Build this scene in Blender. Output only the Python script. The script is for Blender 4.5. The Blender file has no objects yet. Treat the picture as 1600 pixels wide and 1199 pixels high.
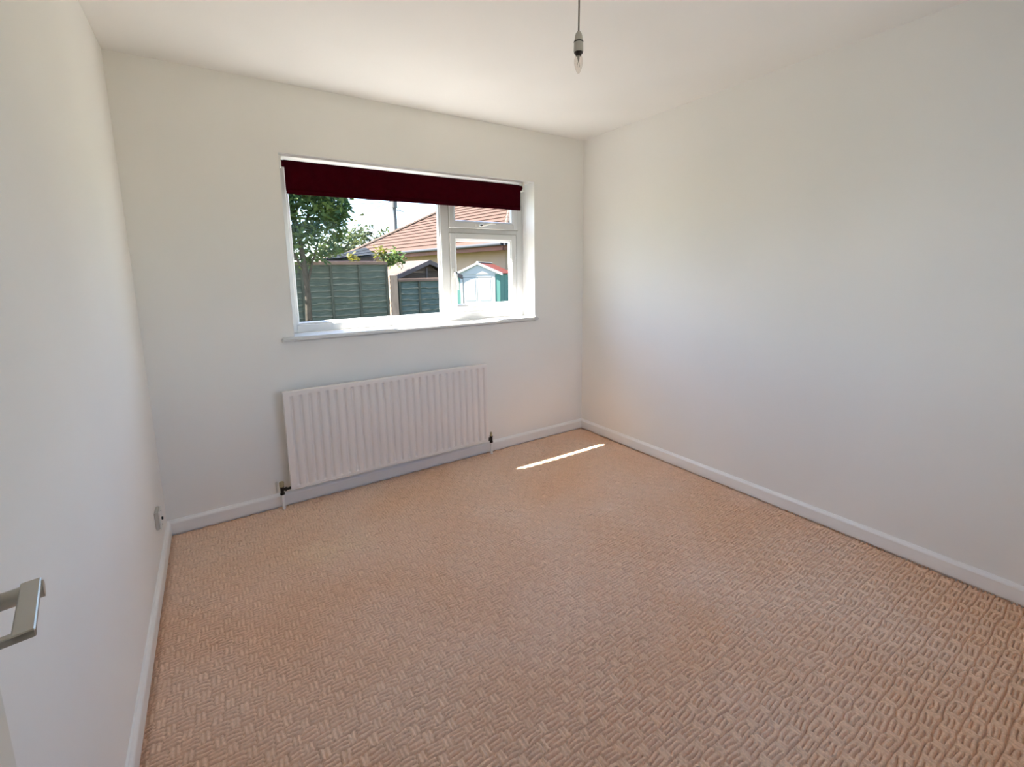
import bpy, bmesh, math, random
import numpy as np
from mathutils import Vector, Matrix
from mathutils import noise as mnoise

scene = bpy.context.scene
COL = scene.collection
random.seed(7)

# ------------------------------------------------------------------ camera
W, H, D = 2.9455, 2.40, 2.97          # room width (x), height (z), depth (y from window wall to door wall)
CAM = Vector((0.31139, -2.89721, 1.36183))
CR = Vector((0.83689989, -0.54712828, -0.0157865))
CU = Vector((0.09570124, 0.11786791, 0.98840702))
CF = Vector((0.53892471, 0.82870851, -0.15100449))
cd = bpy.data.cameras.new('camera')
cd.sensor_fit = 'HORIZONTAL'; cd.sensor_width = 36.0
cd.lens = 710.621 * 36.0 / 1600.0
cd.shift_x = (800 - 795.23) / 1600.0
cd.shift_y = (533.92 - 599.5) / 1600.0
cd.clip_start = 0.02; cd.clip_end = 300
co = bpy.data.objects.new('camera', cd); COL.objects.link(co)
co.matrix_world = Matrix(((CR.x, CU.x, -CF.x, CAM.x), (CR.y, CU.y, -CF.y, CAM.y), (CR.z, CU.z, -CF.z, CAM.z), (0, 0, 0, 1)))
scene.camera = co

# ------------------------------------------------------------------ sky, sun, exposure
SUN_TRAVEL = Vector((0.665, -0.355, -1.0)).normalized()
SUN_E, SKY_S = 30.0, 0.45
world = bpy.data.worlds.new('sky'); scene.world = world; world.use_nodes = True
nt = world.node_tree; nt.nodes.clear()
sky = nt.nodes.new('ShaderNodeTexSky'); sky.sky_type = 'NISHITA'; sky.sun_disc = False
sky.sun_elevation = math.asin(-SUN_TRAVEL.z)
sky.sun_rotation = math.atan2(-SUN_TRAVEL.x, -SUN_TRAVEL.y)
sky.air_density = 0.9; sky.dust_density = 1.0; sky.ozone_density = 3.5
bg = nt.nodes.new('ShaderNodeBackground'); bg.inputs['Strength'].default_value = SKY_S
ow = nt.nodes.new('ShaderNodeOutputWorld')
nt.links.new(sky.outputs[0], bg.inputs[0]); nt.links.new(bg.outputs[0], ow.inputs[0])

sl = bpy.data.lights.new('sun', 'SUN'); sl.energy = SUN_E; sl.angle = math.radians(0.53); sl.color = (1.0, 0.955, 0.895)
so = bpy.data.objects.new('sun', sl); COL.objects.link(so)
so.rotation_euler = SUN_TRAVEL.to_track_quat('-Z', 'Y').to_euler(); so.location = (-6, 6, 9)

vs = scene.view_settings
scene.display_settings.display_device = 'sRGB'
vs.view_transform = 'Standard'; vs.look = 'None'; vs.gamma = 1.0; vs.use_curve_mapping = False
vs.exposure = 1.20
scene.cycles.max_bounces = 10; scene.cycles.diffuse_bounces = 8; scene.cycles.glossy_bounces = 3; scene.cycles.transmission_bounces = 3; scene.cycles.transparent_max_bounces = 12
scene.cycles.sample_clamp_indirect = 8.0
scene.cycles.caustics_reflective = False; scene.cycles.caustics_refractive = False

# ------------------------------------------------------------------ materials
MATS = {}
def mat(name, col, rough=0.6, metal=0.0, var=0.0, vscale=8.0, bump=0.0, bscale=60.0, col2=None, spec=0.5, stretch=None, detail=4.0):
    if name in MATS: return MATS[name]
    m = bpy.data.materials.new(name); m.use_nodes = True
    t = m.node_tree; b = t.nodes['Principled BSDF']
    b.inputs['Base Color'].default_value = (*col, 1); b.inputs['Roughness'].default_value = rough
    b.inputs['Metallic'].default_value = metal; b.inputs['Specular IOR Level'].default_value = spec
    if var or col2 or bump:
        tc = t.nodes.new('ShaderNodeTexCoord'); mp = t.nodes.new('ShaderNodeMapping')
        t.links.new(tc.outputs['Object'], mp.inputs[0])
        if stretch: mp.inputs['Scale'].default_value = stretch
    if var or col2:
        n = t.nodes.new('ShaderNodeTexNoise'); n.inputs['Scale'].default_value = vscale; n.inputs['Detail'].default_value = detail
        t.links.new(mp.outputs[0], n.inputs['Vector'])
        r = t.nodes.new('ShaderNodeValToRGB')
        r.color_ramp.elements[0].position = 0.3; r.color_ramp.elements[1].position = 0.7
        c2 = col2 if col2 else tuple(min(1, c * (1 + var)) for c in col)
        c1 = col if col2 else tuple(c * (1 - var) for c in col)
        r.color_ramp.elements[0].color = (*c1, 1); r.color_ramp.elements[1].color = (*c2, 1)
        t.links.new(n.outputs[0], r.inputs[0]); t.links.new(r.outputs[0], b.inputs['Base Color'])
    if bump:
        n2 = t.nodes.new('ShaderNodeTexNoise'); n2.inputs['Scale'].default_value = bscale; n2.inputs['Detail'].default_value = 3
        t.links.new(mp.outputs[0], n2.inputs['Vector'])
        bp = t.nodes.new('ShaderNodeBump'); bp.inputs['Strength'].default_value = bump; bp.inputs['Distance'].default_value = 0.01
        t.links.new(n2.outputs[0], bp.inputs['Height']); t.links.new(bp.outputs[0], b.inputs['Normal'])
    MATS[name] = m
    return m

def schlick(t, f0=0.04, k=0.9):
    lw = t.nodes.new('ShaderNodeLayerWeight'); lw.inputs[0].default_value = 0.5
    p = t.nodes.new('ShaderNodeMath'); p.operation = 'POWER'; p.inputs[1].default_value = 5.0
    q = t.nodes.new('ShaderNodeMath'); q.operation = 'MULTIPLY_ADD'; q.inputs[1].default_value = k; q.inputs[2].default_value = f0
    t.links.new(lw.outputs['Facing'], p.inputs[0]); t.links.new(p.outputs[0], q.inputs[0])
    return q.outputs[0]
def glass_mat(name, tint, f0=0.03, k=0.85, rough=0.0):
    m = bpy.data.materials.new(name); m.use_nodes = True
    t = m.node_tree; t.nodes.clear()
    o = t.nodes.new('ShaderNodeOutputMaterial'); mx = t.nodes.new('ShaderNodeMixShader')
    tr = t.nodes.new('ShaderNodeBsdfTransparent'); gl = t.nodes.new('ShaderNodeBsdfGlossy')
    tr.inputs[0].default_value = (*tint, 1); gl.inputs['Roughness'].default_value = rough
    t.links.new(schlick(t, f0, k), mx.inputs[0]); t.links.new(tr.outputs[0], mx.inputs[1]); t.links.new(gl.outputs[0], mx.inputs[2])
    t.links.new(mx.outputs[0], o.inputs[0])
    return m

def leaf_mat(name, c1, c2, trans=0.45):
    m = bpy.data.materials.new(name); m.use_nodes = True
    t = m.node_tree; t.nodes.clear()
    o = t.nodes.new('ShaderNodeOutputMaterial'); mx = t.nodes.new('ShaderNodeMixShader'); mx.inputs[0].default_value = trans
    d = t.nodes.new('ShaderNodeBsdfPrincipled'); d.inputs['Roughness'].default_value = 0.6; d.inputs['Specular IOR Level'].default_value = 0.15
    tl = t.nodes.new('ShaderNodeBsdfTranslucent')
    tc = t.nodes.new('ShaderNodeTexCoord'); n = t.nodes.new('ShaderNodeTexNoise'); n.inputs['Scale'].default_value = 4.5
    r = t.nodes.new('ShaderNodeValToRGB'); r.color_ramp.elements[0].position = .35; r.color_ramp.elements[1].position = .65
    r.color_ramp.elements[0].color = (*c1, 1); r.color_ramp.elements[1].color = (*c2, 1)
    t.links.new(tc.outputs['Object'], n.inputs['Vector']); t.links.new(n.outputs[0], r.inputs[0])
    t.links.new(r.outputs[0], d.inputs['Base Color']); t.links.new(r.outputs[0], tl.inputs[0])
    t.links.new(d.outputs[0], mx.inputs[1]); t.links.new(tl.outputs[0], mx.inputs[2]); t.links.new(mx.outputs[0], o.inputs[0])
    return m

WALLPAINT = mat('wall_paint', (0.88, 0.855, 0.815), 0.75, var=0.012, vscale=2.5, detail=0.0)
CEILPAINT = mat('ceiling_paint', (0.895, 0.872, 0.842), 0.8, var=0.01, vscale=3, detail=0.0)
GLOSS = mat('white_gloss', (0.90, 0.885, 0.86), 0.3)
PVC = mat('white_pvc', (0.70, 0.70, 0.69), 0.25)
REVEAL = mat('reveal_paint', (0.78, 0.775, 0.765), 0.5)
RADPAINT = mat('radiator_enamel', (0.88, 0.825, 0.785), 0.33)
DOORPAINT = mat('door_paint', (0.75, 0.735, 0.66), 0.4)
NICKEL = mat('satin_nickel', (0.50, 0.48, 0.44), 0.34, 1.0, bump=0.02, bscale=300)
BRASS = mat('dull_brass', (0.47, 0.41, 0.25), 0.4, 0.6)
DARKMETAL = mat('tarnished_metal', (0.045, 0.035, 0.028), 0.4, 0.7)
PLASTIC = mat('white_plastic', (0.78, 0.77, 0.73), 0.35)
GREYPLASTIC = mat('aged_plastic', (0.42, 0.40, 0.36), 0.5)
BLACK = mat('black_rubber', (0.012, 0.011, 0.011), 0.5)
CORDM = mat('grey_flex', (0.20, 0.18, 0.155), 0.6)
MAROON = mat('maroon_cloth', (0.040, 0.0006, 0.0045), 0.95, bump=0.1, bscale=500, var=0.10, vscale=20, spec=0.03)
GLASS = glass_mat('window_glass', (0.985, 0.995, 0.99), 0.004, 0.6)
DARKVOID = mat('socket_hole', (0.01, 0.01, 0.01), 0.6)

# ------------------------------------------------------------------ helpers
WM = {}
def wm(o): return WM.get(o.name, Matrix.Identity(4))
def tag(o, label=None, cat=None, group=None, kind=None):
    if label: o['label'] = label
    if cat: o['category'] = cat
    if group: o['group'] = group
    if kind: o['kind'] = kind
    return o
def thing(name, loc, label, cat, rz=0.0, group=None, kind=None):
    o = bpy.data.objects.new(name, None); COL.objects.link(o)
    o.location = loc; o.rotation_euler = (0, 0, rz); o.empty_display_size = 0.1
    WM[o.name] = Matrix.Translation(loc) @ Matrix.Rotation(rz, 4, 'Z')
    return tag(o, label, cat, group, kind)

class B:
    """collects shapes (world space, or local when built with local=True)"""
    def __init__(s): s.bm = bmesh.new()
    def box(s, x0, x1, y0, y1, z0, z1, bev=0.0, mtx=None, seg=1):
        vs_ = [s.bm.verts.new((x, y, z)) for x in (x0, x1) for y in (y0, y1) for z in (z0, z1)]
        f = [(0, 1, 3, 2), (4, 6, 7, 5), (0, 4, 5, 1), (2, 3, 7, 6), (0, 2, 6, 4), (1, 5, 7, 3)]
        fs = [s.bm.faces.new([vs_[i] for i in q]) for q in f]
        if bev:
            es = {e for q in fs for e in q.edges}
            r = bmesh.ops.bevel(s.bm, geom=list(es), offset=bev, segments=seg, affect='EDGES', clamp_overlap=True)
            vs_ = list({v for q in r['faces'] for v in q.verts} | {v for v in vs_ if v.is_valid})
        if mtx is not None: bmesh.ops.transform(s.bm, matrix=mtx, verts=[v for v in vs_ if v.is_valid])
        return s
    def prism(s, pts, axis, a0, a1):
        """polygon of 2D pts extruded along axis ('x','y','z')"""
        def P(p, a):
            return {'x': (a, p[0], p[1]), 'y': (p[0], a, p[1]), 'z': (p[0], p[1], a)}[axis]
        A = [s.bm.verts.new(P(p, a0)) for p in pts]; Bv = [s.bm.verts.new(P(p, a1)) for p in pts]
        n = len(pts); s.bm.faces.new(A); s.bm.faces.new(Bv[::-1])
        for i in range(n): s.bm.faces.new((A[i], Bv[i], Bv[(i + 1) % n], A[(i + 1) % n]))
        return s
    def hexa(s, p):
        """8 points: 4 bottom loop, 4 top loop"""
        v = [s.bm.verts.new(q) for q in p]
        for q in [(0, 1, 2, 3), (4, 7, 6, 5), (0, 4, 5, 1), (1, 5, 6, 2), (2, 6, 7, 3), (3, 7, 4, 0)]:
            s.bm.faces.new([v[i] for i in q])
        return s
    def slab(s, quad, th):
        """planar polygon given thickness th along its normal (downwards)"""
        q = [Vector(p) for p in quad]; n = (q[1] - q[0]).cross(q[2] - q[0]).normalized()
        if n.z < 0: n = -n
        lo = [p - n * th for p in q]
        A = [s.bm.verts.new(p) for p in q]; C = [s.bm.verts.new(p) for p in lo]; k = len(q)
        s.bm.faces.new(A); s.bm.faces.new(C[::-1])
        for i in range(k): s.bm.faces.new((A[i], C[i], C[(i + 1) % k], A[(i + 1) % k]))
        return s
    def tube(s, pts, r, n=10, cap=True):
        pts = [Vector(p) for p in pts]; rs = r if isinstance(r, (list, tuple)) else [r] * len(pts)
        rings = []; ref = None
        for i, p in enumerate(pts):
            d = (pts[min(i + 1, len(pts) - 1)] - pts[max(i - 1, 0)]).normalized()
            if ref is None: ref = Vector((0, 0, 1)) if abs(d.z) < .9 else Vector((1, 0, 0))
            a = d.cross(ref).normalized(); b = d.cross(a).normalized(); ref = -b if False else ref
            rings.append([s.bm.verts.new(p + (a * math.cos(t) + b * math.sin(t)) * rs[i]) for t in [2 * math.pi * k / n for k in range(n)]])
        for i in range(len(rings) - 1):
            for k in range(n):
                s.bm.faces.new((rings[i][k], rings[i][(k + 1) % n], rings[i + 1][(k + 1) % n], rings[i + 1][k]))
        if cap: s.bm.faces.new(rings[0][::-1]); s.bm.faces.new(rings[-1])
        return s
    def lathe(s, prof, c, axis=(0, 0, 1), n=24):
        """prof: (radius, height along axis)"""
        ax = Vector(axis).normalized(); ref = Vector((1, 0, 0)) if abs(ax.x) < .9 else Vector((0, 1, 0))
        a = ax.cross(ref).normalized(); b = ax.cross(a); c = Vector(c); rings = []
        for r, h in prof:
            if r < 1e-6: rings.append([s.bm.verts.new(c + ax * h)])
            else: rings.append([s.bm.verts.new(c + ax * h + (a * math.cos(t) + b * math.sin(t)) * r) for t in [2 * math.pi * k / n for k in range(n)]])
        for A, C in zip(rings, rings[1:]):
            for k in range(n):
                q = []
                q += [A[0]] if len(A) == 1 else [A[k], A[(k + 1) % n]]
                q += [C[0]] if len(C) == 1 else [C[(k + 1) % n], C[k]]
                if len(q) > 2: s.bm.faces.new(q)
        for E_, rv in ((rings[0], True), (rings[-1], False)):
            if len(E_) > 1: s.bm.faces.new(E_[::-1] if rv else E_)
        return s
    def build(s, name, m, parent=None, smooth=False, local=False, angle=35):
        bmesh.ops.recalc_face_normals(s.bm, faces=s.bm.faces)
        if parent is not None and not local:
            bmesh.ops.transform(s.bm, matrix=wm(parent).inverted(), verts=s.bm.verts)
        me = bpy.data.meshes.new(name); s.bm.to_mesh(me); s.bm.free()
        if smooth:
            me.polygons.foreach_set('use_smooth', [True] * len(me.polygons))
            me.set_sharp_from_angle(angle=math.radians(angle))
        me.materials.append(m)
        o = bpy.data.objects.new(name, me); COL.objects.link(o)
        if parent is not None:
            o.parent = parent; WM[o.name] = wm(parent)
        return o
def box(name, m, parent, *a, bev=0.0, **k): return B().box(*a, bev=bev).build(name, m, parent, **k)
def struct(o, label, cat): return tag(o, label, cat, kind='structure')
def inst(src, parent, loc, rz=0.0):
    o = src.copy(); COL.objects.link(o); o.parent = parent; o.location = loc; o.rotation_euler = (0, 0, rz)
    return o

# ------------------------------------------------------------------ room shell
WX0, WX1, WZ0, WZ1 = 0.696, 2.448, 1.009, 2.036        # window opening
TH = 0.30                                              # outer wall thickness
HEADZ = 2.022                                          # outer lintel underside
w = B()
w.box(-0.12, WX0, 0, TH, -0.25, 2.52); w.box(WX1, W + 0.30, 0, TH, -0.25, 2.52)
w.box(WX0, WX1, 0, TH, -0.25, WZ0 - 0.03); w.box(WX0, WX1, 0, 0.22, WZ1, 2.52); w.box(WX0, WX1, 0.22, TH, HEADZ, 2.52)
struct(w.build('wall_back', WALLPAINT), 'cream painted wall around the window and behind the radiator', 'wall')
struct(B().box(-0.12, 0, -D - 0.1, 0, -0.25, 2.52).build('wall_left', WALLPAINT), 'pale painted wall with the small surface socket', 'wall')
struct(B().box(W, W + 0.30, -D - 0.1, 0, -0.25, 2.52).build('wall_right', WALLPAINT), 'long blank cream wall on the right of the window', 'wall')
# wall behind the camera: doorway (where the photographer stands) and an added window opening for extra daylight
DX0, DX1, DH = 0.155, 0.955, 2.02
GX0, GX1, GZ0, GZ1 = 1.15, 2.45, 0.85, 2.10
w = B()
w.box(0, DX0, -D - 0.1, -D, -0.05, H); w.box(DX0, DX1, -D - 0.1, -D, DH, H); w.box(DX1, GX0, -D - 0.1, -D, -0.05, H)
w.box(GX1, W, -D - 0.1, -D, -0.05, H); w.box(GX0, GX1, -D - 0.1, -D, -0.05, GZ0); w.box(GX0, GX1, -D - 0.1, -D, GZ1, H)
struct(w.build('wall_front', WALLPAINT), 'cream wall with the doorway behind the viewer', 'wall')
struct(B().box(-0.12, W + 0.30, -D - 0.1, TH, H, 2.52).build('ceiling', CEILPAINT), 'plain white painted ceiling with the hanging bulb', 'ceiling')
# little hall outside the doorway
hl = B()
hl.box(-0.12, 0, -D - 1.5, -D - 0.1, -0.05, 2.5); hl.box(1.02, 1.12, -D - 1.5, -D - 0.1, -0.05, 2.5)
hl.box(-0.12, 1.12, -D - 1.6, -D - 1.5, -0.05, 2.5); hl.box(-0.12, 1.12, -D - 1.6, -D - 0.1, H, 2.5)
hl.box(-0.12, 1.12, -D - 1.6, -D - 0.1, -0.1, 0.0)
struct(hl.build('wall_hall', WALLPAINT), 'short hallway walls beyond the doorway', 'wall')

# ---- carpet: looped pile in a basket weave, as real relief
def carpet():
    nx, ny = int((W + 0.02) / 0.0038), int((D + 0.12) / 0.0023)
    xs = np.linspace(-0.01, W + 0.01, nx); ys = np.linspace(-D - 0.11, 0.01, ny)
    X, Y = np.meshgrid(xs, ys)
    rng = np.random.default_rng(3)
    def vnoise(sc, seed):
        r = np.random.default_rng(seed); gx, gy = int(3.2 / sc) + 3, int(3.4 / sc) + 3
        g = r.random((gy, gx)); u = (X + 0.1) / sc; v = (Y + D + 0.2) / sc
        i = u.astype(int); j = v.astype(int); a = u - i; b = v - j; a = a * a * (3 - 2 * a); b = b * b * (3 - 2 * b)
        return (g[j, i] * (1 - a) + g[j, i + 1] * a) * (1 - b) + (g[j + 1, i] * (1 - a) + g[j + 1, i + 1] * a) * b - 0.5
    q = 0.0140; K = 3                                       # strand pitch, strands per woven block
    U = (X + 0.008 * vnoise(0.11, 1) + 0.007 * vnoise(0.028, 2)) / q
    V = (Y + 0.008 * vnoise(0.10, 4) + 0.007 * vnoise(0.028, 5)) / q
    fu = np.mod(U + 2.7 * np.mod(np.floor(V / K), 2) + 0.5 * np.sin(np.floor(V / K) * 1.7), 5.4)
    odd = fu < 2.0                                          # crosswise loops; the rest run along x
    def gap(t, per): f = np.mod(t, per); return np.minimum(f, per - f) * q
    ends = np.where(odd, np.minimum(fu, 2.0 - fu), np.minimum(fu - 2.0, 5.4 - fu)) * q
    gx = np.clip(gap(V, 1.0) / 0.0036, 0, 1) ** 0.8        # grooves between the lengthwise strands
    gy = np.clip(np.where(odd, gap(fu, 1.0), ends * 1.3) / 0.0046, 0, 1) ** 0.7
    gk = np.clip(gap(V, K) / 0.0038, 0, 1) ** 0.8
    hx = np.minimum(0.0155 * (gx - 1), 0.0085 * (gy - 1)); hy = np.minimum(0.0085 * (gy - 1), 0.0155 * (gk - 1)) - 0.0006
    Z = np.where(odd, hy, hx) + 0.0016 * vnoise(0.012, 6) + 0.0010 * vnoise(0.0065, 7) + 0.004 * vnoise(0.35, 8)
    edge = np.minimum.reduce([X - 0.016, W - 0.016 - X, -Y - 0.016])
    Z -= 0.010 * np.clip(1 - edge / 0.020, 0, 1)
    co_ = np.stack([X, Y, Z], -1).reshape(-1, 3).astype(np.float32)
    idx = np.arange(nx * ny).reshape(ny, nx)
    q = np.stack([idx[:-1, :-1], idx[:-1, 1:], idx[1:, 1:], idx[1:, :-1]], -1).reshape(-1)
    me = bpy.data.meshes.new('floor'); nf = len(q) // 4
    me.vertices.add(nx * ny); me.vertices.foreach_set('co', co_.ravel())
    me.loops.add(nf * 4); me.loops.foreach_set('vertex_index', q.astype(np.int32))
    me.polygons.add(nf); me.polygons.foreach_set('loop_start', np.arange(0, nf * 4, 4, dtype=np.int32))
    me.update(calc_edges=True); me.validate()
    m = bpy.data.materials.new('carpet'); m.use_nodes = True; t = m.node_tree; b = t.nodes['Principled BSDF']
    b.inputs['Roughness'].default_value = 0.95; b.inputs['Specular IOR Level'].default_value = 0.1
    tc = t.nodes.new('ShaderNodeTexCoord')
    def noise(sc, det=3):
        n = t.nodes.new('ShaderNodeTexNoise'); n.inputs['Scale'].default_value = sc; n.inputs['Detail'].default_value = det
        t.links.new(tc.outputs['Object'], n.inputs['Vector']); return n
    def ramp(n, a, ca, z, cz):
        r = t.nodes.new('ShaderNodeValToRGB'); r.color_ramp.elements[0].position = a; r.color_ramp.elements[1].position = z
        r.color_ramp.elements[0].color = (*ca, 1); r.color_ramp.elements[1].color = (*cz, 1); t.links.new(n.outputs[0], r.inputs[0]); return r
    big = ramp(noise(1.6, 2), 0.35, (0.83, 0.545, 0.37), 0.65, (0.85, 0.615, 0.465))
    fine = ramp(noise(150, 2), 0.3, (0.88, 0.87, 0.86), 0.7, (1.08, 1.08, 1.07))
    mul = t.nodes.new('ShaderNodeMix'); mul.data_type = 'RGBA'; mul.blend_type = 'MULTIPLY'; mul.inputs[0].default_value = 1.0
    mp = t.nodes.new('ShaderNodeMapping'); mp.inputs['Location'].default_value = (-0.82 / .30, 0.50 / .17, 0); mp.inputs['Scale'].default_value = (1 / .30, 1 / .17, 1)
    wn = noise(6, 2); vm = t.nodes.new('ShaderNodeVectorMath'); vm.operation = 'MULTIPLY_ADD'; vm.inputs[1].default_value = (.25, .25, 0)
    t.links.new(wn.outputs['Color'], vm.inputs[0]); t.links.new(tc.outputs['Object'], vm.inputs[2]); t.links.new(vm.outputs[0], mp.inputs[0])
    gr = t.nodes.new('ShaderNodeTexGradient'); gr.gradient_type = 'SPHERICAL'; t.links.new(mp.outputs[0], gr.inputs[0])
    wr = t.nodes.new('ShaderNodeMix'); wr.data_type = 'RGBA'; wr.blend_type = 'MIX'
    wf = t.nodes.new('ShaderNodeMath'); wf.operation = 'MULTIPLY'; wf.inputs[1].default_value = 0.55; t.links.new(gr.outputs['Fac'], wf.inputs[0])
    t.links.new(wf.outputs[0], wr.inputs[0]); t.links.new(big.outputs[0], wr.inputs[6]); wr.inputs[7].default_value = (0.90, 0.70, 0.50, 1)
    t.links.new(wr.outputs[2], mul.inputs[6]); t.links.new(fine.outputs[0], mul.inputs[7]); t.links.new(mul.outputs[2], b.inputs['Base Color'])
    me.materials.append(m)
    o = bpy.data.objects.new('floor', me); COL.objects.link(o)
    return o
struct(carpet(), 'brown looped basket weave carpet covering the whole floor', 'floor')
struct(B().box(-0.12, W + .3, -D - .1, TH, -0.25, -0.035).build('floor_slab', mat('slab', (.3, .28, .25), .9)), 'concrete slab below the brown carpet', 'floor')

# ---- skirting
prof = [(0, 0.002), (0.016, 0.002), (0.016, 0.060), (0.0135, 0.066), (0.0085, 0.0715), (0.006, 0.076), (0.0, 0.077)]
struct(B().prism([(-a, z) for a, z in prof], 'x', 0, W).build('baseboard_back', GLOSS), 'white skirting board below the window and radiator', 'skirting board')
struct(B().prism(prof, 'y', -D, 0).build('baseboard_left', GLOSS), 'white skirting board along the wall with the socket', 'skirting board')
struct(B().prism([(W - a, z) for a, z in prof], 'y', -D, 0).build('baseboard_right', GLOSS), 'white skirting board along the long blank wall', 'skirting board')

# ------------------------------------------------------------------ window
YF = 0.160                                              # room side face of the frame
win = thing('window_1', (0.5 * (WX0 + WX1), 0.16, WZ0), 'white plastic framed window with one fixed pane and two opening sashes', 'window', kind='structure')
rv = B()
rv.box(WX0, WX0 + .003, 0.0, TH - .01, WZ0, WZ1); rv.box(WX1 - .003, WX1, 0.0, TH - .01, WZ0, WZ1); rv.box(WX0, WX1, 0.0, 0.219, WZ1 - .003, WZ1)
rv.build('reveal_lining', REVEAL, win)
sill = B().box(0.628, 2.464, -0.034, -0.0005, WZ0 - 0.024, WZ0, bev=0.007, seg=3)
sill.box(WX0 + .003, WX1 - .003, -0.002, YF + .02, WZ0 - 0.024, WZ0)
sill.build('window_sill', mat('sill_paint', (0.72, 0.71, 0.695), 0.35), win, smooth=True)
xs_ = B().box(WX0 - .03, WX1 + .03, 0.22, 0.345, WZ0 - 0.05, WZ0 - 0.02)
xs_.build('outer_sill', PVC, win)
FX0, FX1, FZ0, FZ1 = WX0 + .003, WX1 - .003, WZ0 + .002, WZ1 - .003
FY1 = 0.225
fr = B()
fr.box(FX0, 0.742, YF, FY1, FZ0, FZ1, bev=.003); fr.box(2.385, FX1, YF, FY1, FZ0, FZ1, bev=.003)
fr.box(0.74, 2.387, YF, FY1, FZ0, 1.058, bev=.003); fr.box(0.74, 2.387, YF, FY1, 1.985, FZ1, bev=.003)
fr.build('frame', PVC, win)
B().box(1.731, 1.806, YF, FY1, 1.056, 1.987, bev=.003).build('mullion', PVC, win)
B().box(1.804, 2.387, YF, FY1, 1.645, 1.692, bev=.003).build('transom', PVC, win)
# glazing bead of the fixed light (sloping inner edge)
def bead(x0, x1, z0, z1, wd, y0, y1, name, parent):
    b = B()
    b.prism([(y0, z0), (y1, z0), (y1, z0 + wd), (y0 + .004, z0 + wd * .55)], 'x', x0, x1)
    b.prism([(y0, z1), (y0 + .004, z1 - wd * .55), (y1, z1 - wd), (y1, z1)], 'x', x0, x1)
    b.prism([(x0, y0), (x0, y1), (x0 + wd, y1), (x0 + wd * .55, y0 + .004)], 'z', z0, z1)
    b.prism([(x1, y0), (x1 - wd * .55, y0 + .004), (x1 - wd, y1), (x1, y1)], 'z', z0, z1)
    return b.build(name, PVC, parent)
bead(0.742, 1.731, 1.058, 1.985, 0.017, YF + .006, YF + .028, 'glazing_bead', win)
box('pane', GLASS, win, 0.752, 1.72, YF + .030, YF + .034, 1.068, 1.975)
def sash(x0, x1, z0, z1, label):
    wd = 0.044
    s = B()
    ya, yb = YF - 0.012, YF + 0.045
    s.box(x0, x0 + wd, ya, yb, z0, z1, bev=.004); s.box(x1 - wd, x1, ya, yb, z0, z1, bev=.004)
    s.box(x0 + wd - .001, x1 - wd + .001, ya, yb, z0, z0 + wd, bev=.004); s.box(x0 + wd - .001, x1 - wd + .001, ya, yb, z1 - wd, z1, bev=.004)
    o = s.build('sash', PVC, win); tag(o, label)
    bead(x0 + wd, x1 - wd, z0 + wd, z1 - wd, 0.015, ya + .006, ya + .028, 'glazing_bead', o)
    g = B().box(x0 + wd + .004, x1 - wd - .004, ya + .030, ya + .034, z0 + wd + .004, z1 - wd - .004).build('pane', GLASS, o)
    # dark weather seal line round the sash
    sl_ = B()
    for (a, b_, c, d_) in ((x0 - .004, x0, z0 - .004, z1 + .004), (x1, x1 + .004, z0 - .004, z1 + .004), (x0, x1, z0 - .004, z0), (x0, x1, z1, z1 + .004)):
        sl_.box(a, b_, YF - .003, YF + .004, c, d_)
    sl_.build('seal', GREYPLASTIC, o)
    return o
cas = sash(1.797, 2.375, 1.072, 1.650, 'side hung opening sash')
fan = sash(1.797, 2.395, 1.686, 1.994, 'top hung fanlight sash')
def handle(c, ax, side, parent):
    """c centre on sash face, ax lever direction (unit xz), side = direction the lever cranks to"""
    y = YF - 0.012
    a = Vector((ax[0], 0, ax[1])); n = Vector((side[0], 0, side[1])); yv = Vector((0, -1, 0)); c = Vector((c[0], y, c[1]))
    M = Matrix(((a.x, n.x, 0, c.x), (a.y, n.y, -1, c.y), (a.z, n.z, 0, c.z), (0, 0, 0, 1)))
    pl = B().box(-0.038, 0.030, -0.011, 0.011, 0, 0.012, bev=.004, mtx=M, seg=2).build('handle_plate', PLASTIC, parent, smooth=True)
    B().tube([M @ Vector(p) for p in ((0, 0, .010), (0, 0, .032), (.012, .001, .040), (.035, .006, .040), (.075, .016, .038), (.120, .018, .036))], [.010, .010, .009, .008, .0075, .006], 10).build('handle_lever', PLASTIC, pl, smooth=True, angle=60)
    B().tube([M @ Vector((-.004, 0, .030)), M @ Vector((-.004, 0, .046))], .0065, 12).build('lock_button', BLACK, pl)
handle((2.045, 1.708), (1, 0), (0, 1), fan)
handle((1.818, 1.36), (0, -1), (1, 0), cas)

# ---- roller blind in the reveal
bl = thing('roller_blind', (1.55, 0.06, 1.82), 'dark maroon roller blind pulled a little way down the window', 'blind')
f = B(); n = 40
for sgn in (0, 1): pass
xs0, xs1 = 0.728, 2.352
pf = [(0.072, 2.011), (0.060, 2.012), (0.050, 2.006), (0.0455, 1.996), (0.045, 1.985), (0.0455, 1.93), (0.046, 1.86), (0.046, 1.842)]
rings = []
for i in range(n + 1):
    t = i / n; x = xs0 + (xs1 - xs0) * t; wv = 0.0014 * math.sin(9 * t) + .001 * math.sin(23 * t)
    sk = (0.010 if t == 1 else 0)
    rings.append([f.bm.verts.new((x + (-sk * (2.0 - z) * 1.2 if t == 1 else 0), y + wv * (2.01 - z) * 6, z)) for y, z in pf])
for A, C in zip(rings, rings[1:]):
    for k in range(len(pf) - 1): f.bm.faces.new((A[k], A[k + 1], C[k + 1], C[k]))
fo = f.build('fabric', MAROON, bl, smooth=True)
sd = fo.modifiers.new('thick', 'SOLIDIFY'); sd.thickness = 0.0012
B().box(xs0 + .002, xs1 - .004, 0.0405, 0.0505, 1.824, 1.846, bev=.003, seg=2).build('hem_bar', MAROON, bl, smooth=True)
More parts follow.
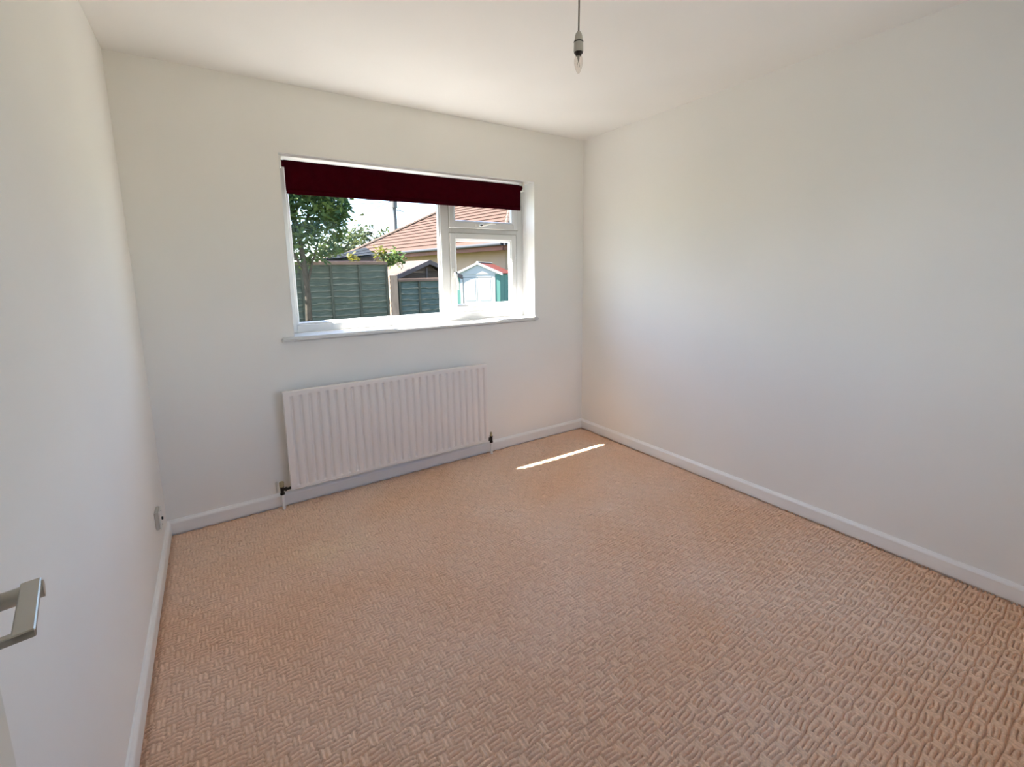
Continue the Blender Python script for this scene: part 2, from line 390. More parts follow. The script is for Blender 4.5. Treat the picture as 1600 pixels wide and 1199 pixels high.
B().tube([(0.712, 0.064, 1.992), (2.372, 0.064, 1.992)], 0.018, 18).build('roller_tube', MAROON, bl, smooth=True)
for xa, xb in ((0.7005, 0.713), (2.371, 2.384)):
    B().box(xa, xb, 0.035, 0.095, 1.966, 2.032, bev=.003).build('bracket', PLASTIC, bl)
B().lathe([(.012, 0), (.020, .001), (.020, .007), (.012, .008)], (2.384, 0.064, 1.992), (1, 0, 0)).build('chain_wheel', PLASTIC, bl, smooth=True)
for y_, lo, bow in ((0.045, 1.16, .006), (0.083, 1.16, .012)):
    pts = [(2.389 + bow * math.sin(math.pi * k / 24) + .03 * (k / 24) ** 2, y_ + (0.064 - y_) * .15 * (k / 24), 1.992 - (1.992 - lo) * k / 24) for k in range(25)]
    c = B()
    c.tube(pts, 0.0013, 6)
    for q in range(0, 24):
        for h_ in (0.0, 0.5):
            a, b_ = Vector(pts[q]), Vector(pts[q + 1]); c.lathe([(0, -.0022), (.002, -.001), (.002, .001), (0, .0022)], a.lerp(b_, h_), (0, 0, 1), 6)
    c.build('bead_chain', PLASTIC, bl)

# ------------------------------------------------------------------ radiator
rad = thing('radiator', (1.27, -0.07, 0.11), 'white single panel radiator with vertical grooves under the window', 'radiator')
RX0, RX1, RZ0, RZ1, RY = 0.598, 1.945, 0.112, 0.706, -0.090
def rad_panel():
    gx0, gx1, ng = 0.6415, 1.9115, 27
    pitch = (gx1 - gx0) / (ng - 1); gw, gd = 0.0125, 0.0125
    gz0, gz1, er = 0.131, 0.681, 0.009
    xl = [RX0, RX0 + .003, RX0 + .012]
    for k in range(ng):
        c = gx0 + k * pitch
        xl += [c - gw, c - gw * .72, c - gw * .45, c - gw * .2, c, c + gw * .2, c + gw * .45, c + gw * .72, c + gw]
    xl += [RX1 - .012, RX1 - .003, RX1]
    zl = [RZ0, RZ0 + .003, RZ0 + .008, RZ0 + .0095, RZ0 + .013, RZ0 + .0145] + [gz0 + er * t for t in (0, .25, .5, .75, 1)] + [.25, .4, .55] + [gz1 - er * t for t in (1, .75, .5, .25, 0)] + [RZ1 - .012, RZ1 - .003, RZ1]
    zl = sorted(zl)
    b = B(); V = []
    def dep(x, z):
        d = 0.0
        k = round((x - gx0) / pitch); k = min(max(k, 0), ng - 1); dx = abs(x - (gx0 + k * pitch)) / gw
        if dx < 1 and gz0 <= z <= gz1:
            ez = min(1.0, min(z - gz0, gz1 - z) / er)
            fx = 0.5 + 0.5 * math.cos(math.pi * min(1, max(0, (dx - .2) / .8)))
            d = gd * fx * (0.5 - 0.5 * math.cos(math.pi * ez))
        e = min(x - RX0, RX1 - x, z - RZ0, RZ1 - z)
        if e < .003: d += 0.004 * (1 - e / .003)
        if RZ0 + .009 < z < RZ0 + .0135: d += 0.003
        return d
    for z in zl: V.append([b.bm.verts.new((x, RY + dep(x, z), z)) for x in xl])
    for i in range(len(zl) - 1):
        for j in range(len(xl) - 1): b.bm.faces.new((V[i][j], V[i][j + 1], V[i + 1][j + 1], V[i + 1][j]))
    # returns to the back
    per = [V[0][j] for j in range(len(xl))] + [V[i][-1] for i in range(1, len(zl))] + [V[-1][j] for j in range(len(xl) - 2, -1, -1)] + [V[i][0] for i in range(len(zl) - 2, 0, -1)]
    back = [b.bm.verts.new((v.co.x, -0.066, v.co.z)) for v in per]
    for i in range(len(per)): b.bm.faces.new((per[i], per[(i + 1) % len(per)], back[(i + 1) % len(per)], back[i]))
    b.bm.faces.new(back)
    return b.build('front_panel', RADPAINT, rad, smooth=True, angle=50)
rad_panel()
for zc in (0.135, 0.680):
    pass
fins = B()
for k in range(36):
    x = 0.66 + k * 0.0347
    fins.box(x, x + .012, -0.066, -0.046, 0.16, 0.66)
fins.build('convector_fins', RADPAINT, rad)
for x in (0.80, 1.74):
    B().box(x, x + .03, -0.066, -0.0005, 0.20, 0.62).build('wall_bracket', RADPAINT, rad)
def valve(x, sgn, cap_r):
    v = B()
    v.lathe([(.0095, 0.088), (.0125, .089), (.0125, .101), (.010, .103), (.010, .132), (.0125, .134), (.0125, .138), (.006, .139)], (x, -0.058, 0), n=14)
    v.tube([(x, -.058, .120), (x + sgn * .020, -.062, .120)], .0085, 12); v.tube([(x + sgn * .014, -.061, .120), (x + sgn * .026, -.064, .120)], .0125, 8)
    v.tube([(x + sgn * .022, -.064, .120), (RX0 + .004 if sgn > 0 else RX1 - .004, -.078, .128)], .008, 12)
    o = v.build('valve', DARKMETAL, rad, smooth=True)
    B().lathe([(.006, .137), (cap_r, .139), (cap_r, .163), (cap_r * .85, .168), (0, .169)], (x, -.058, 0), n=16).build('valve_cap', BRASS, o, smooth=True)
    B().tube([(x + .002, -.058, -.012), (x, -.058, .089)], .0085, 14).build('supply_pipe', GLOSS, rad, smooth=True)
valve(0.553, 1, .0135); valve(1.984, -1, .0085)

# ------------------------------------------------------------------ pendant
PX, PY = 1.507, -1.55
pe = thing('pendant_light', (PX, PY, H), 'bare clear candle bulb in a grey holder hanging from the ceiling', 'light')
B().lathe([(.046, 0), (.048, -.006), (.044, -.016), (.024, -.026), (.008, -.030), (0, -.030)], (PX, PY, H), n=28).build('ceiling_rose', PLASTIC, pe, smooth=True)
zt = 2.211
B().tube([(PX, PY, H - .028), (PX + .0015, PY, 2.30), (PX, PY, zt - .004)], .0032, 10).build('flex_cord', CORDM, pe, smooth=True)
hd = B().lathe([(.004, 0), (.007, -.001), (.0105, -.006), (.0135, -.016), (.0150, -.028), (.0155, -.030), (.0155, -.0315)], (PX, PY, zt), n=24).build('lamp_holder', GREYPLASTIC, pe, smooth=True)
B().lathe([(.0160, -.0315), (.0172, -.0325), (.0172, -.0350), (.0160, -.0360)], (PX, PY, zt), n=24).build('shade_ring', BLACK, hd, smooth=True)
B().lathe([(.0160, -.036), (.0168, -.037), (.0172, -.066), (.0165, -.068)], (PX, PY, zt), n=24).build('holder_skirt', GREYPLASTIC, hd, smooth=True)
bu = B().lathe([(.0155, -.0675), (.0155, -.0715), (.0105, -.073), (.0105, -.079), (.006, -.080)], (PX, PY, zt), n=24).build('bulb_cap', DARKMETAL, pe, smooth=True)
gm = glass_mat('bulb_glass', (.93, .90, .87), 0.06, 0.9, 0.02)
B().lathe([(.0090, -.079), (.0120, -.083), (.0148, -.091), (.0156, -.099), (.0150, -.109), (.0120, -.121), (.0078, -.131), (.0036, -.138), (0, -.140)], (PX, PY, zt), n=28).build('bulb_glass', gm, pe, smooth=True)
B().lathe([(.0045, -.079), (.0042, -.088), (.0020, -.098), (.0018, -.101), (0, -.102)], (PX, PY, zt), n=12).build('glass_stem', GREYPLASTIC, bu, smooth=True)
fil = B(); fil.tube([(PX - .002, PY, zt - .100), (PX - .006, PY, zt - .116), (PX, PY, zt - .120), (PX + .006, PY, zt - .116), (PX + .002, PY, zt - .100)], .0005, 6)
fil.build('filament', DARKMETAL, bu)

# ------------------------------------------------------------------ socket on the left wall
so_ = thing('wall_socket', (0, -0.36, 0.218), 'small white surface mounted socket box above the skirting board', 'socket')
B().box(0.0005, 0.016, -0.402, -0.322, 0.220, 0.304, bev=.003, seg=2).build('back_box', mat('socket_plastic', (0.58, 0.56, 0.50), .45), so_, smooth=True)
fp = B().box(0.016, 0.0215, -0.404, -0.320, 0.218, 0.306, bev=.0025, seg=2).build('face_plate', PLASTIC, so_, smooth=True)
B().lathe([(.007, 0), (.007, .006), (.0045, .0062), (.0045, .004)], (0.0215, -.362, .258), (1, 0, 0), 16).build('outlet', BLACK, fp)
for z_ in (0.228, 0.296):
    B().lathe([(.003, 0), (.003, .001), (0, .0014)], (0.0215, -.362, z_), (1, 0, 0), 10).build('screw', DARKMETAL, fp)

# ------------------------------------------------------------------ door (open, beside the viewer)
A10 = math.radians(10.0)
LE = Vector((0.0595, -2.173, 0)); HV = Vector((math.sin(A10), -math.cos(A10), 0)); NV = Vector((math.cos(A10), math.sin(A10), 0))
hinge = LE + HV * 0.762
DM = Matrix(((HV.x, NV.x, 0, LE.x), (HV.y, NV.y, 0, LE.y), (0, 0, 1, 0), (0, 0, 0, 1)))   # local: s along door from leading edge, n into room, z
door = thing('door_1', (hinge.x, hinge.y, 0), 'open white flush door with satin lever handle', 'door', kind='structure')
B().box(0, 0.762, -0.035, 0, 0.010, 1.985, bev=.0015, mtx=DM).build('leaf', DOORPAINT, door)
ZH = 1.045; S0 = 0.083
def dp(s, n, z): return DM @ Vector((s, n, z))
hb = B().lathe([(.026, 0), (.026, .006), (.023, .008), (.010, .0085)], dp(S0 + .004, 0, ZH - .010), NV, 28).build('rose', NICKEL, door, smooth=True)
lv = B()
lv.tube([dp(S0 + .008, .006, ZH - .0095), dp(S0 + .008, .058, ZH - .0095)], .0088, 18)
lv.build('handle_neck', NICKEL, hb, smooth=True)
lb = B()
lb.box(S0 - .001, S0 + .100, .0405, .0565, ZH - .0065, ZH, bev=.0012, mtx=DM)
lb.build('lever', NICKEL, hb)
B().box(S0 + .092, S0 + .100, .010, .0565, ZH - .0085, ZH - .0003, bev=.001, mtx=DM).build('lever_return', NICKEL, hb)
for z_ in (0.22, 1.0, 1.76):
    B().tube([dp(.766, .004, z_), dp(.766, .004, z_ + .09)], .006, 10).build('hinge', NICKEL, door)
# door lining round the doorway
t = B()
t.box(DX0, DX0 + .028, -D - .11, -D + .004, 0, DH); t.box(DX1 - .028, DX1, -D - .11, -D + .004, 0, DH); t.box(DX0, DX1, -D - .11, -D + .004, DH - .028, DH)
struct(t.build('trim_1', GLOSS), 'white door lining behind the viewer', 'door frame')
g2 = thing('fill_window', (2.0, -D - .05, GZ0), 'unseen white framed window added behind the viewer for extra daylight', 'window', kind='structure')  # added out of view to bring more daylight into the room
t = B()
for a in ((GX0, GX0 + .05, GZ0, GZ1), (GX1 - .05, GX1, GZ0, GZ1), (GX0 + .05, GX1 - .05, GZ0, GZ0 + .05), (GX0 + .05, GX1 - .05, GZ1 - .05, GZ1), (1.775, 1.825, GZ0 + .05, GZ1 - .05)):
    t.box(a[0], a[1], -D - .08, -D - .02, a[2], a[3], bev=.003)
t.build('frame', PVC, g2)
for a, b_ in ((GX0 + .05, 1.775), (1.825, GX1 - .05)):
    box('pane', GLASS, g2, a, b_, -D - .052, -D - .048, GZ0 + .05, GZ1 - .05)


_mat0 = mat
def mat(*a, **k):      # matt outdoor surfaces
    k.setdefault('spec', 0.12)
    return _mat0(*a, **k)
# ================================================================== OUTDOORS
GZ = -0.25
LAWN = mat('lawn', (0.06, 0.075, 0.03), 0.95, var=.3, vscale=3)
PAVE = mat('patio_slabs', (0.20, 0.19, 0.17), 0.9, var=.08, vscale=4)
struct(B().box(-40, 60, -30, 90, GZ - .3, GZ - .04).build('ground', LAWN), 'rough grass ground around the houses', 'ground')
pv = thing('patio', (1.5, 2.2, GZ), 'pale paved yard outside the window', 'paving', kind='structure')
pm = None
for i in range(-3, 7):
    for j in range(0, 7):
        x, y = i * .602, .32 + j * .602
        if pm is None: pm = B().box(0, .592, 0, .592, -.04, 0, bev=.006).build('paving_slab', PAVE, pv, local=True); pm.location = (x - 1.5, y - 2.2, 0)
        else: inst(pm, pv, (x - 1.5, y - 2.2, random.uniform(-.003, .003)))
struct(B().box(-3.0, 6.0, -D - 6, -D - .1, GZ - .04, GZ - .005).build('bounce_paving', mat('bounce_gravel', (0.27, 0.255, 0.225), 0.95, var=.15, vscale=20)), 'unseen paving added behind the viewer to bounce sunlight indoors', 'paving')  # unseen ground added to reflect sun in through the rear opening

# ---- fence
FGREEN = mat('fence_green', (0.0315, 0.0446, 0.0358), 0.9, col2=(0.0683, 0.0788, 0.0630), vscale=7, stretch=(1, 1, 9), bump=.5, bscale=40)
FGREEN2 = mat('fence_teal', (0.0263, 0.0430, 0.0399), 0.9, col2=(0.0683, 0.0866, 0.0788), vscale=7, stretch=(1, 1, 9), bump=.5, bscale=40)
FCAP = mat('fence_cap_wood', (0.0978, 0.0663, 0.0527), 0.9, var=.3, vscale=9, stretch=(.3, 3, 3))
FBAT = mat('fence_batten_wood', (0.0357, 0.0399, 0.0315), 0.9, var=.3, vscale=9, stretch=(3, 3, .5))
POST = mat('pale_post_wood', (0.1700, 0.1275, 0.0978), 0.9, var=.2, vscale=8, stretch=(4, 4, .6))
FEY = 5.0
FEDGE = mat('sapwood_edge', (0.085, 0.088, 0.072), 0.9, var=.35, vscale=14)
def fence_panel(x0, x1, ztop, battens, gm_, label):
    t = thing('garden_fence', (x0, FEY, GZ), label, 'fence')
    z = GZ + .04; zt_ = ztop - .05; nb = round((zt_ - z) / .104); vis = (zt_ - z) / nb
    for k in range(nb):
        za = z + k * vis; b = B(); N = 14; lo, hi, lob, hib = [], [], [], []
        ph = random.uniform(0, 9); N = 22; rows = []
        for i in range(N + 1):
            x = x0 + .01 + (x1 - x0 - .02) * i / N
            wv = .005 * math.sin(ph + .5 * i) + .009 * random.uniform(-1, 1)
            ed = za - .022 + wv; es = .004 + .020 * random.random()
            rows.append([b.bm.verts.new(q) for q in ((x, FEY - .006, ed), (x, FEY - .030, ed), (x, FEY - .029, ed + es), (x, FEY + .004, za + vis + .012), (x, FEY + .012, za + vis + .012))])
        for A_, C_ in zip(rows, rows[1:]):
            for q in range(4):
                f_ = b.bm.faces.new((A_[q], C_[q], C_[q + 1], A_[q + 1]))
                f_.material_index = 1 if q < 2 else 0
        b.build('board', gm_, t).data.materials.append(FEDGE)
    for x in battens: box('batten', FBAT, t, x - .019, x + .019, FEY - .052, FEY - .030, GZ + .02, ztop - .048, bev=.003)
    box('capping_rail', FCAP, t, x0, x1, FEY - .058, FEY + .035, ztop - .05, ztop, bev=.004)
    return t
fence_panel(1.10, 2.925, 1.575, (1.12, 1.545, 1.985, 2.44, 2.905), FGREEN, 'green lapped board fence panel behind the tree trunk, next to the post')
fence_panel(-0.76, 1.09, 1.575, (-.74, -.30, .16, .61, 1.07), FGREEN, 'green lapped board fence panel furthest from the pale post')
fence_panel(3.10, 4.06, 1.275, (3.13, 3.50, 4.03), FGREEN2, 'lower teal green fence panel in front of the wooden shed')
pt = thing('fence_post', (3.02, FEY, GZ), 'pale square timber post between the two fence heights', 'post')
B().box(2.955, 3.085, FEY - .075, FEY + .04, GZ - .1, 1.335, bev=.006).build('post', POST, pt)

# ---- wooden shed with gable behind the lower fence
SHEDW = mat('shed_boards', (0.0473, 0.0338, 0.0279), 0.9, var=.35, vscale=6, stretch=(1, 1, 8))
FELT = mat('pale_felt', (0.0517, 0.0404, 0.0339), 0.95, var=.15, vscale=12)
BARGE = mat('barge_board', (0.0698, 0.0563, 0.0563), 0.8, var=.2, vscale=9)
ph_ = math.radians(11)
ws = thing('wooden_shed', (3.93, 5.62, GZ), 'weathered brown wooden shed with pitched roof behind the lower fence', 'shed', rz=ph_)
hw, ez, az = 0.74, 1.335 - GZ, 1.60 - GZ
b = B(); b.box(-hw + .06, hw - .06, .02, .85, 0, ez - .03); b.build('body', SHEDW, ws, local=True)
for k in range(14):
    z = .05 + k * .145
    if z > az - .1: break
    hh = min(.140, az - .05 - z); wd = hw - .05 if z + .14 < ez else max(.05, (hw - .03) * (az - .03 - z - .07) / (az - ez))
    wd = min(wd, hw - .05)
    B().prism([(-wd, z), (wd, z), (min(wd, (hw) * (az - .05 - z - hh) / (az - ez)) if z + hh > ez else wd, z + hh), (-min(wd, (hw) * (az - .05 - z - hh) / (az - ez)) if z + hh > ez else -wd, z + hh)], 'y', 0.0, .02).build('board', SHEDW, ws, local=True)
box('corner_batten', BARGE, ws, -.018, .018, -.018, 0, 0, az - .12, local=True)
for s_ in (-1, 1):
    q = [(0, -.10, az + .02), (0, .92, az + .02), (s_ * (hw + .06), .92, ez - .02), (s_ * (hw + .06), -.10, ez - .02)]
    B().slab(q, .02).build('roof_slope', FELT, ws, local=True)
    d_ = Vector((s_ * (hw + .06), 0, ez - az - .04)); up = Vector((0, 0, .085))
    p0 = Vector((0, -.135, az + .022)); p1 = p0 + d_
    B().hexa([p0 - up, p1 - up, p1 - up + Vector((0, .03, 0)), p0 - up + Vector((0, .03, 0)), p0, p1, p1 + Vector((0, .03, 0)), p0 + Vector((0, .03, 0))]).build('barge_board', BARGE, ws, local=True)

# ---- small white and turquoise shed with red roof
SWHITE = mat('shed_white', (0.30, 0.30, 0.295), 0.5); STURQ = mat('shed_turquoise', (0.0585, 0.1350, 0.1170), 0.5)
SRED = mat('shed_red_roof', (0.0549, 0.0145, 0.0113), 0.6, var=.1, vscale=5)
ps = thing('garden_shed', (6.42, 7.98, GZ), 'small turquoise shed with white gable, white double doors and red roof', 'shed', rz=-math.radians(45))
hw, ez, az, dpz = 0.64, 1.345 - GZ, 1.625 - GZ, 1.5
box('body', STURQ, ps, -hw + .04, hw - .04, .02, dpz, 0, ez - .02, local=True)
for i in range(3):
    box('side_panel', STURQ, ps, hw - .04, hw - .025, .04 + i * .49, .50 + i * .49, 0.02, ez - .04, local=True)
for x0, x1 in ((-hw + .03, -hw + .15), (hw - .16, hw - .03)):
    box('front_panel', STURQ, ps, x0, x1, 0, .02, 0, ez - .03, local=True)
for x in (-hw + .17, hw - .20):
    box('door_post', SWHITE, ps, x - .035, x + .035, -.012, .02, 0, ez - .02, local=True)
box('door_header', SWHITE, ps, -hw + .2, hw - .23, -.008, .02, ez - .10, ez - .02, local=True)
for x0, x1 in ((-hw + .215, -.022), (-.014, hw - .245)):
    dl = box('door', SWHITE, ps, x0, x1, -.002, .02, .03, ez - .115, bev=.006, local=True)
    for zz in (.12, .86):
        box('panel', SWHITE, dl, x0 + .05, x1 - .05, -.007, 0, zz, zz + .58, bev=.004, local=True)
B().prism([(-hw, ez - .03), (hw, ez - .03), (0, az - .02)], 'y', -.02, .02).build('gable', SWHITE, ps, local=True)
for s_ in (-1, 1):
    d_ = Vector((s_ * (hw + .05), 0, ez - az - .02)); up = Vector((0, 0, .06)); p0 = Vector((0, -.06, az + .015)); p1 = p0 + d_
    dy = Vector((0, .045, 0))
    B().hexa([p0 - up, p1 - up, p1 - up + dy, p0 - up + dy, p0, p1, p1 + dy, p0 + dy]).build('fascia', SWHITE, ps, local=True)
    for k in range(5):
        y0, y1 = -.02 + k * .31, -.02 + k * .31 + .30
        B().slab([(0, y0, az + .012), (0, y1, az + .012), (s_ * (hw + .05), y1, ez - .01), (s_ * (hw + .05), y0, ez - .01)], .02).build('roof_sheet', SRED, ps, local=True)
box('ridge_cap', SWHITE, ps, -.035, .035, -.06, 1.55, az + .008, az + .03, bev=.008, local=True)

# ---- low dark roofed shed behind the fence
DROOF = mat('dark_felt', (0.0045, 0.006, 0.009), 1.0, var=.3, vscale=7); DWALL = mat('dark_boards', (0.06, 0.04, 0.035), 0.9, var=.3, vscale=6)
ds = thing('lean_to_shed', (2.7, 6.5, GZ), 'low shed with a dark sloping felt roof peeking over the fence', 'shed')
B().hexa([(2.28, 6.5, GZ), (3.16, 6.5, GZ), (3.16, 7.6, GZ), (2.28, 7.6, GZ), (2.28, 6.5, 1.60), (3.16, 6.5, 1.72), (3.16, 7.6, 1.9), (2.28, 7.6, 1.70)]).build('body', DWALL, ds)
for k in range(3):
    def rp(u_, v_, lift=0): return (2.22 + u_ * 0.98, 6.40 + v_ * .75, 1.655 + .10 * u_ + v_ * (.02 + .16 * u_) + lift)
    v0, v1 = k / 3, (k + 1) / 3 + .02
    B().slab([rp(0, v0, .012), rp(1, v0, .012), rp(1, v1), rp(0, v1)], .018).build('felt_strip', DROOF, ds)
box('eave_board', mat('eave_board', (.12, .075, .07), .9), ds, 2.24, 3.18, 6.39, 6.41, 1.60, 1.64)

# ---- bungalow
TILE = mat('clay_tiles', (0.0480, 0.0272, 0.0200), 0.95, col2=(0.0360, 0.0208, 0.0156), vscale=5, bump=.3, bscale=25)
HIPC = mat('hip_tiles', (0.0578, 0.0410, 0.0319), 0.85, var=.15, vscale=6)
RENDER = mat('house_render', (0.2550, 0.1742, 0.1275), 0.9, var=.08, vscale=3)
FASC = mat('brown_fascia', (0.105, 0.042, 0.028), 0.6, var=.2, vscale=4); GUT = mat('grey_gutter', (0.026, 0.028, 0.033), 0.7)
P1 = Vector((7.73, 8.75, 0)); P0 = Vector((6.00, 21.2, 0)); EV = (P0 - P1).normalized(); EU = Vector((EV.y, -EV.x, 0)); LEN = (P0 - P1).length
hz = 2.215; pit = math.tan(math.radians(30)); HWD = 9.0
ho = thing('bungalow', (P1.x + 4 * EU.x + 6 * EV.x, P1.y + 4 * EU.y + 6 * EV.y, GZ), 'rendered bungalow with hipped orange clay tile roof', 'house')
def hp(u_, v_, z): return P1 + EU * u_ + EV * v_ + Vector((0, 0, z))
bb = B(); bb.hexa([hp(.45, .45, GZ), hp(HWD - .45, .45, GZ), hp(HWD - .45, LEN - .45, GZ), hp(.45, LEN - .45, GZ), hp(.45, .45, hz - .12), hp(HWD - .45, .45, hz - .12), hp(HWD - .45, LEN - .45, hz - .12), hp(.45, LEN - .45, hz - .12)])
bb.build('wall', RENDER, ho)
B().hexa([hp(.03, .03, hz - .17), hp(HWD - .03, .03, hz - .17), hp(HWD - .03, LEN - .03, hz - .17), hp(.03, LEN - .03, hz - .17), hp(.03, .03, hz - .145), hp(HWD - .03, .03, hz - .145), hp(HWD - .03, LEN - .03, hz - .145), hp(.03, LEN - .03, hz - .145)]).build('soffit', FASC, ho)
def fascia(a, b_, o):   # along the eave edge, o = outward unit
    i = -o * .025; lo, hi = Vector((0, 0, hz - .20)), Vector((0, 0, hz - .02))
    B().hexa([a + lo, b_ + lo, b_ + i + lo, a + i + lo, a + hi, b_ + hi, b_ + i + hi, a + i + hi]).build('fascia', FASC, ho)
    B().tube([a + o * .05 + Vector((0, 0, hz - .015)), b_ + o * .05 + Vector((0, 0, hz - .015))], .055, 10).build('gutter', GUT, ho)
fascia(hp(0, 0, 0), hp(0, LEN, 0), -EU); fascia(hp(0, 0, 0), hp(HWD, 0, 0), -EV); fascia(hp(0, LEN, 0), hp(HWD, LEN, 0), EV)
R_ = HWD / 2
NC = 15
for k in range(NC):
    u0, u1 = R_ * k / NC, R_ * (k + 1) / NC + .02
    z0, z1 = hz + u0 * pit, hz + u1 * pit
    lift = .045
    B().slab([hp(u0, u0, z0 + lift), hp(u0, LEN - u0, z0 + lift), hp(u1, LEN - u1, z1 + .004), hp(u1, u1, z1 + .004)], .04).build('tile_course', TILE, ho)
    B().slab([hp(u0, u0, z0 + lift), hp(HWD - u0, u0, z0 + lift), hp(HWD - u1, u1, z1 + .004), hp(u1, u1, z1 + .004)], .04).build('tile_course', TILE, ho)
B().slab([hp(HWD, 0, hz), hp(HWD, LEN, hz), hp(R_, LEN - R_, hz + R_ * pit), hp(R_, R_, hz + R_ * pit)], .04).build('roof_slope', TILE, ho)
B().slab([hp(0, LEN, hz), hp(HWD, LEN, hz), hp(R_, LEN - R_, hz + R_ * pit)], .04).build('roof_slope', TILE, ho)
for a, b_ in ((hp(0, LEN, hz + .05), hp(R_, LEN - R_, hz + R_ * pit + .05)), (hp(0, 0, hz + .05), hp(R_, R_, hz + R_ * pit + .05)), (hp(R_, LEN - R_, hz + R_ * pit + .05), hp(R_, R_, hz + R_ * pit + .05))):
    nseg = round((b_ - a).length / .45)
    for i in range(nseg):
        p, q = a.lerp(b_, i / nseg), a.lerp(b_, (i + 1.06) / nseg)
        B().tube([p, q], [.10, .085], 8).build('hip_tile', HIPC, ho)

# ---- pole and wires
PWOOD = mat('pole_wood', (0.10, 0.095, 0.09), 0.9, var=.2, vscale=5, stretch=(4, 4, .3)); WIRE = mat('wire', (0.05, 0.055, 0.06), 0.5)
pl = thing('telephone_pole', (10.61, 26.0, GZ), 'grey wooden telephone pole rising behind the tiled roof', 'pole')
B().tube([(10.62, 26, GZ), (10.59, 26, 7.0)], [.15, .10], 14).build('pole', PWOOD, pl, smooth=True)
B().tube([(10.60, 26, 5.50), (10.60, 26, 5.95)], [.18, .18], 14).build('terminal_box', PWOOD, pl, smooth=True)
B().tube([(10.60, 26, 5.42), (11.2, 25.9, 5.28)], .03, 8).build('stay_arm', PWOOD, pl)
def wire(a, b_, sag, label):
    a, b_ = Vector(a), Vector(b_)
    o = B().tube([a.lerp(b_, k / 16) - Vector((0, 0, sag * 4 * (k / 16) * (1 - k / 16))) for k in range(17)], .020, 6).build('telephone_wire', WIRE)
    tag(o, label, 'wire', 'overhead wires from the pole')
wire((10.46, 26, 5.98), (-2.0, 33, 7.9), .5, 'overhead wire running from the pole toward the tree, topmost of the wires')
wire((10.46, 26, 5.90), (-2.0, 31, 6.0), .4, 'overhead wire running nearly level from the pole to the tree')
wire((10.46, 26, 5.94), (6.6, 40, 4.6), .2, 'steep overhead wire dropping from the pole to the distant bushes')
wire((10.76, 26, 5.98), (20, 19, 6.2), .3, 'overhead wire running from the pole over the tiled roof')

# ---- trees and bushes
BARK = mat('bark', (0.035, 0.030, 0.023), 0.95, var=.35, vscale=14, bump=.6, bscale=30)
LEAFA = leaf_mat('leaf_green', (0.022, 0.052, 0.022), (0.085, 0.115, 0.026))
LEAFB = leaf_mat('leaf_yellow', (0.0675, 0.0720, 0.0090), (0.1035, 0.0900, 0.0135))
LEAFC = leaf_mat('leaf_far', (0.0315, 0.0450, 0.0158), (0.0585, 0.0675, 0.0225))
def foliage(name, m, parent, clusters, per, ll, spread, seed):
    r = np.random.default_rng(seed); V, Fc = [], []
    for c in clusters:
        for _ in range(per):
            p = np.array(c[:3]) + r.normal(0, 1, 3) * spread * (c[3] if len(c) > 3 else 1)
            d = r.normal(0, 1, 3); d[2] = d[2] * .6 - .45; d /= np.linalg.norm(d)
            s = np.cross(d, r.normal(0, 1, 3)); s /= np.linalg.norm(s); nn = np.cross(d, s)
            L = ll * r.uniform(.7, 1.3); wd = L * .23; i = len(V)
            V += [p, p + d * L * .3 + s * wd * .85 + nn * wd * .2, p + d * L * .65 + s * wd * .8 + nn * wd * .2, p + d * L, p + d * L * .65 - s * wd * .8 + nn * wd * .2, p + d * L * .3 - s * wd * .85 + nn * wd * .2]
            Fc += [(i, i + 1, i + 5), (i + 1, i + 2, i + 4, i + 5), (i + 2, i + 3, i + 4)]
    inv = wm(parent).inverted(); V = [tuple(inv @ Vector(v)) for v in V]
    me = bpy.data.meshes.new(name); me.from_pydata(V, [], Fc); me.materials.append(m)
    o = bpy.data.objects.new(name, me); COL.objects.link(o); o.parent = parent
    o['kind'] = 'stuff'
    return o
def ell(n, c, rad_, seed, shell=.55):
    r = np.random.default_rng(seed); out = []
    while len(out) < n:
        p = r.uniform(-1, 1, 3); q = np.linalg.norm(p)
        if q < 1 and q > shell * r.random(): out.append(tuple(np.array(c) + p * np.array(rad_)))
    return out
tr = thing('garden_tree', (1.50, 4.42, GZ), 'leafy green tree with slim trunk in front of the fence', 'tree')
tk = B()
tk.tube([(1.49, 4.42, GZ - .05), (1.50, 4.42, .5), (1.52, 4.41, 1.1), (1.49, 4.42, 1.7), (1.42, 4.46, 2.3), (1.38, 4.48, 2.9)], [.062, .05, .042, .036, .026, .012], 10)
for a, b_, c in (((1.515, 4.41, 1.2), (1.60, 4.40, 1.5), (1.80, 4.42, 2.1)), ((1.49, 4.42, 1.45), (1.35, 4.4, 1.7), (1.05, 4.4, 2.1)), ((1.46, 4.44, 1.9), (1.6, 4.42, 2.2), (1.85, 4.6, 2.6)), ((1.44, 4.45, 2.1), (1.3, 4.42, 2.4), (1.1, 4.4, 2.7))):
    tk.tube([a, b_, c], [.022, .017, .008], 8)
tk.build('trunk', BARK, tr, smooth=True)
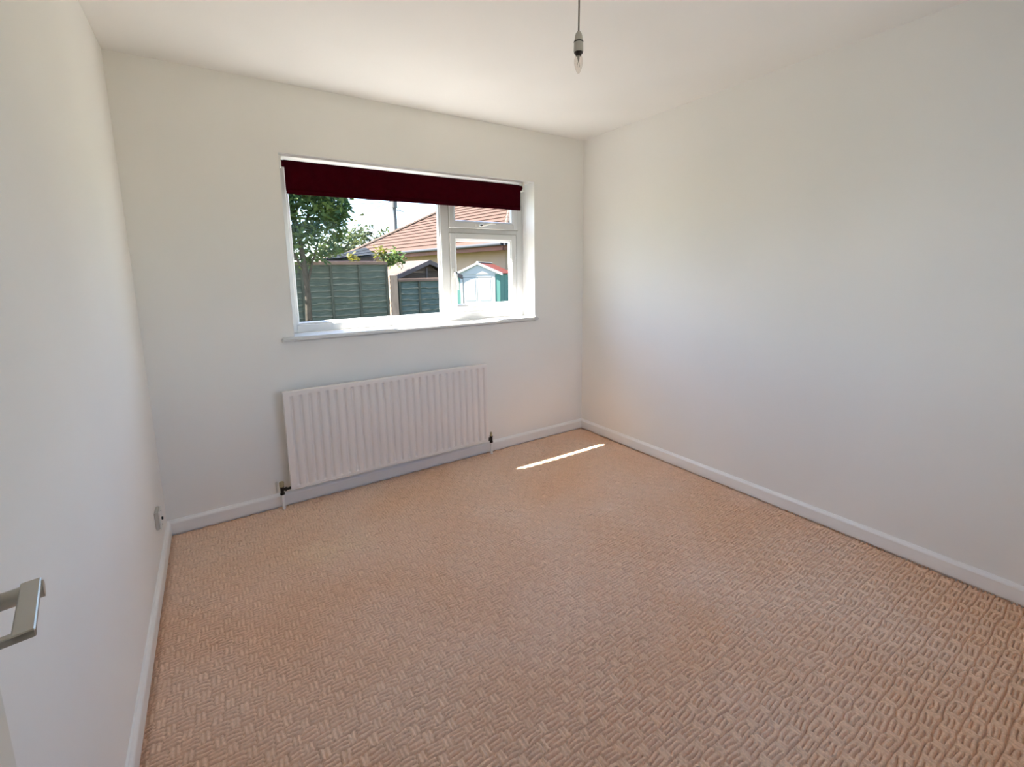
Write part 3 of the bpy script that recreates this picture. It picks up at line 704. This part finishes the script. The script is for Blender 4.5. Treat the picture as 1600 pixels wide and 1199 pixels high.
cl = ell(120, (1.36, 4.42, 2.46), (.72, .34, .86), 5) + [(2.0, 4.42, 2.15, .5), (2.08, 4.42, 2.3, .4), (2.14, 4.4, 2.42, .4), (2.02, 4.4, 1.98, .5), (1.95, 4.4, 1.75, .5), (1.75, 4.4, 1.66, .5), (1.6, 4.58, 1.62, .5)]
foliage('foliage', LEAFA, tr, cl, 62, .090, .10, 11)
cp = thing('climbing_plant', (3.10, 5.36, GZ), 'green and yellow climbing plant trailing over the fence end', 'plant')
st = B(); st.tube([(3.08, 5.34, GZ), (3.06, 5.36, .8), (3.05, 5.38, 1.5), (2.95, 5.34, 1.7)], [.02, .016, .012, .008], 8); st.tube([(2.80, 5.34, 1.57), (2.93, 5.36, 1.74)], .007, 6)
st.build('stem', BARK, cp, smooth=True)
foliage('foliage', LEAFA, cp, ell(11, (3.20, 5.38, 1.66), (.22, .1, .13), 8, 0), 26, .075, .05, 12)
foliage('young_leaves', LEAFB, cp, [(2.88, 5.34, 1.77), (2.96, 5.36, 1.80), (3.02, 5.34, 1.76), (2.92, 5.34, 1.72)], 18, .08, .04, 13)
yb = thing('yellow_shrub', (2.47, 5.35, GZ), 'small yellow leaved shrub top showing above the fence', 'plant')
B().tube([(2.47, 5.35, GZ), (2.46, 5.35, .7), (2.475, 5.35, 1.66)], [.016, .012, .006], 8).build('stem', BARK, yb, smooth=True)
foliage('foliage', LEAFB, yb, [(2.47, 5.35, 1.68), (2.44, 5.35, 1.63), (2.53, 5.35, 1.62)], 20, .07, .035, 14)
def far_tree(c, rad_, n, label, seed):
    t = thing('distant_tree', (c[0], c[1], GZ), label, 'tree', group='trees beyond the houses')
    B().tube([(c[0], c[1], GZ), (c[0] + .1, c[1], c[2])], [.16, .06], 8).build('trunk', BARK, t, smooth=True)
    foliage('foliage', LEAFC, t, ell(n, c, rad_, seed), 26, .30, .28, seed + 1)
far_tree((6.6, 23.5, 2.6), (1.25, .9, 1.0), 34, 'pale green tree top between the leafy tree and the tiled roof', 21)
far_tree((9.4, 28, 3.7), (1.4, .9, .8), 24, 'faint bushy tree top just above the tiled roof below the wires', 31)
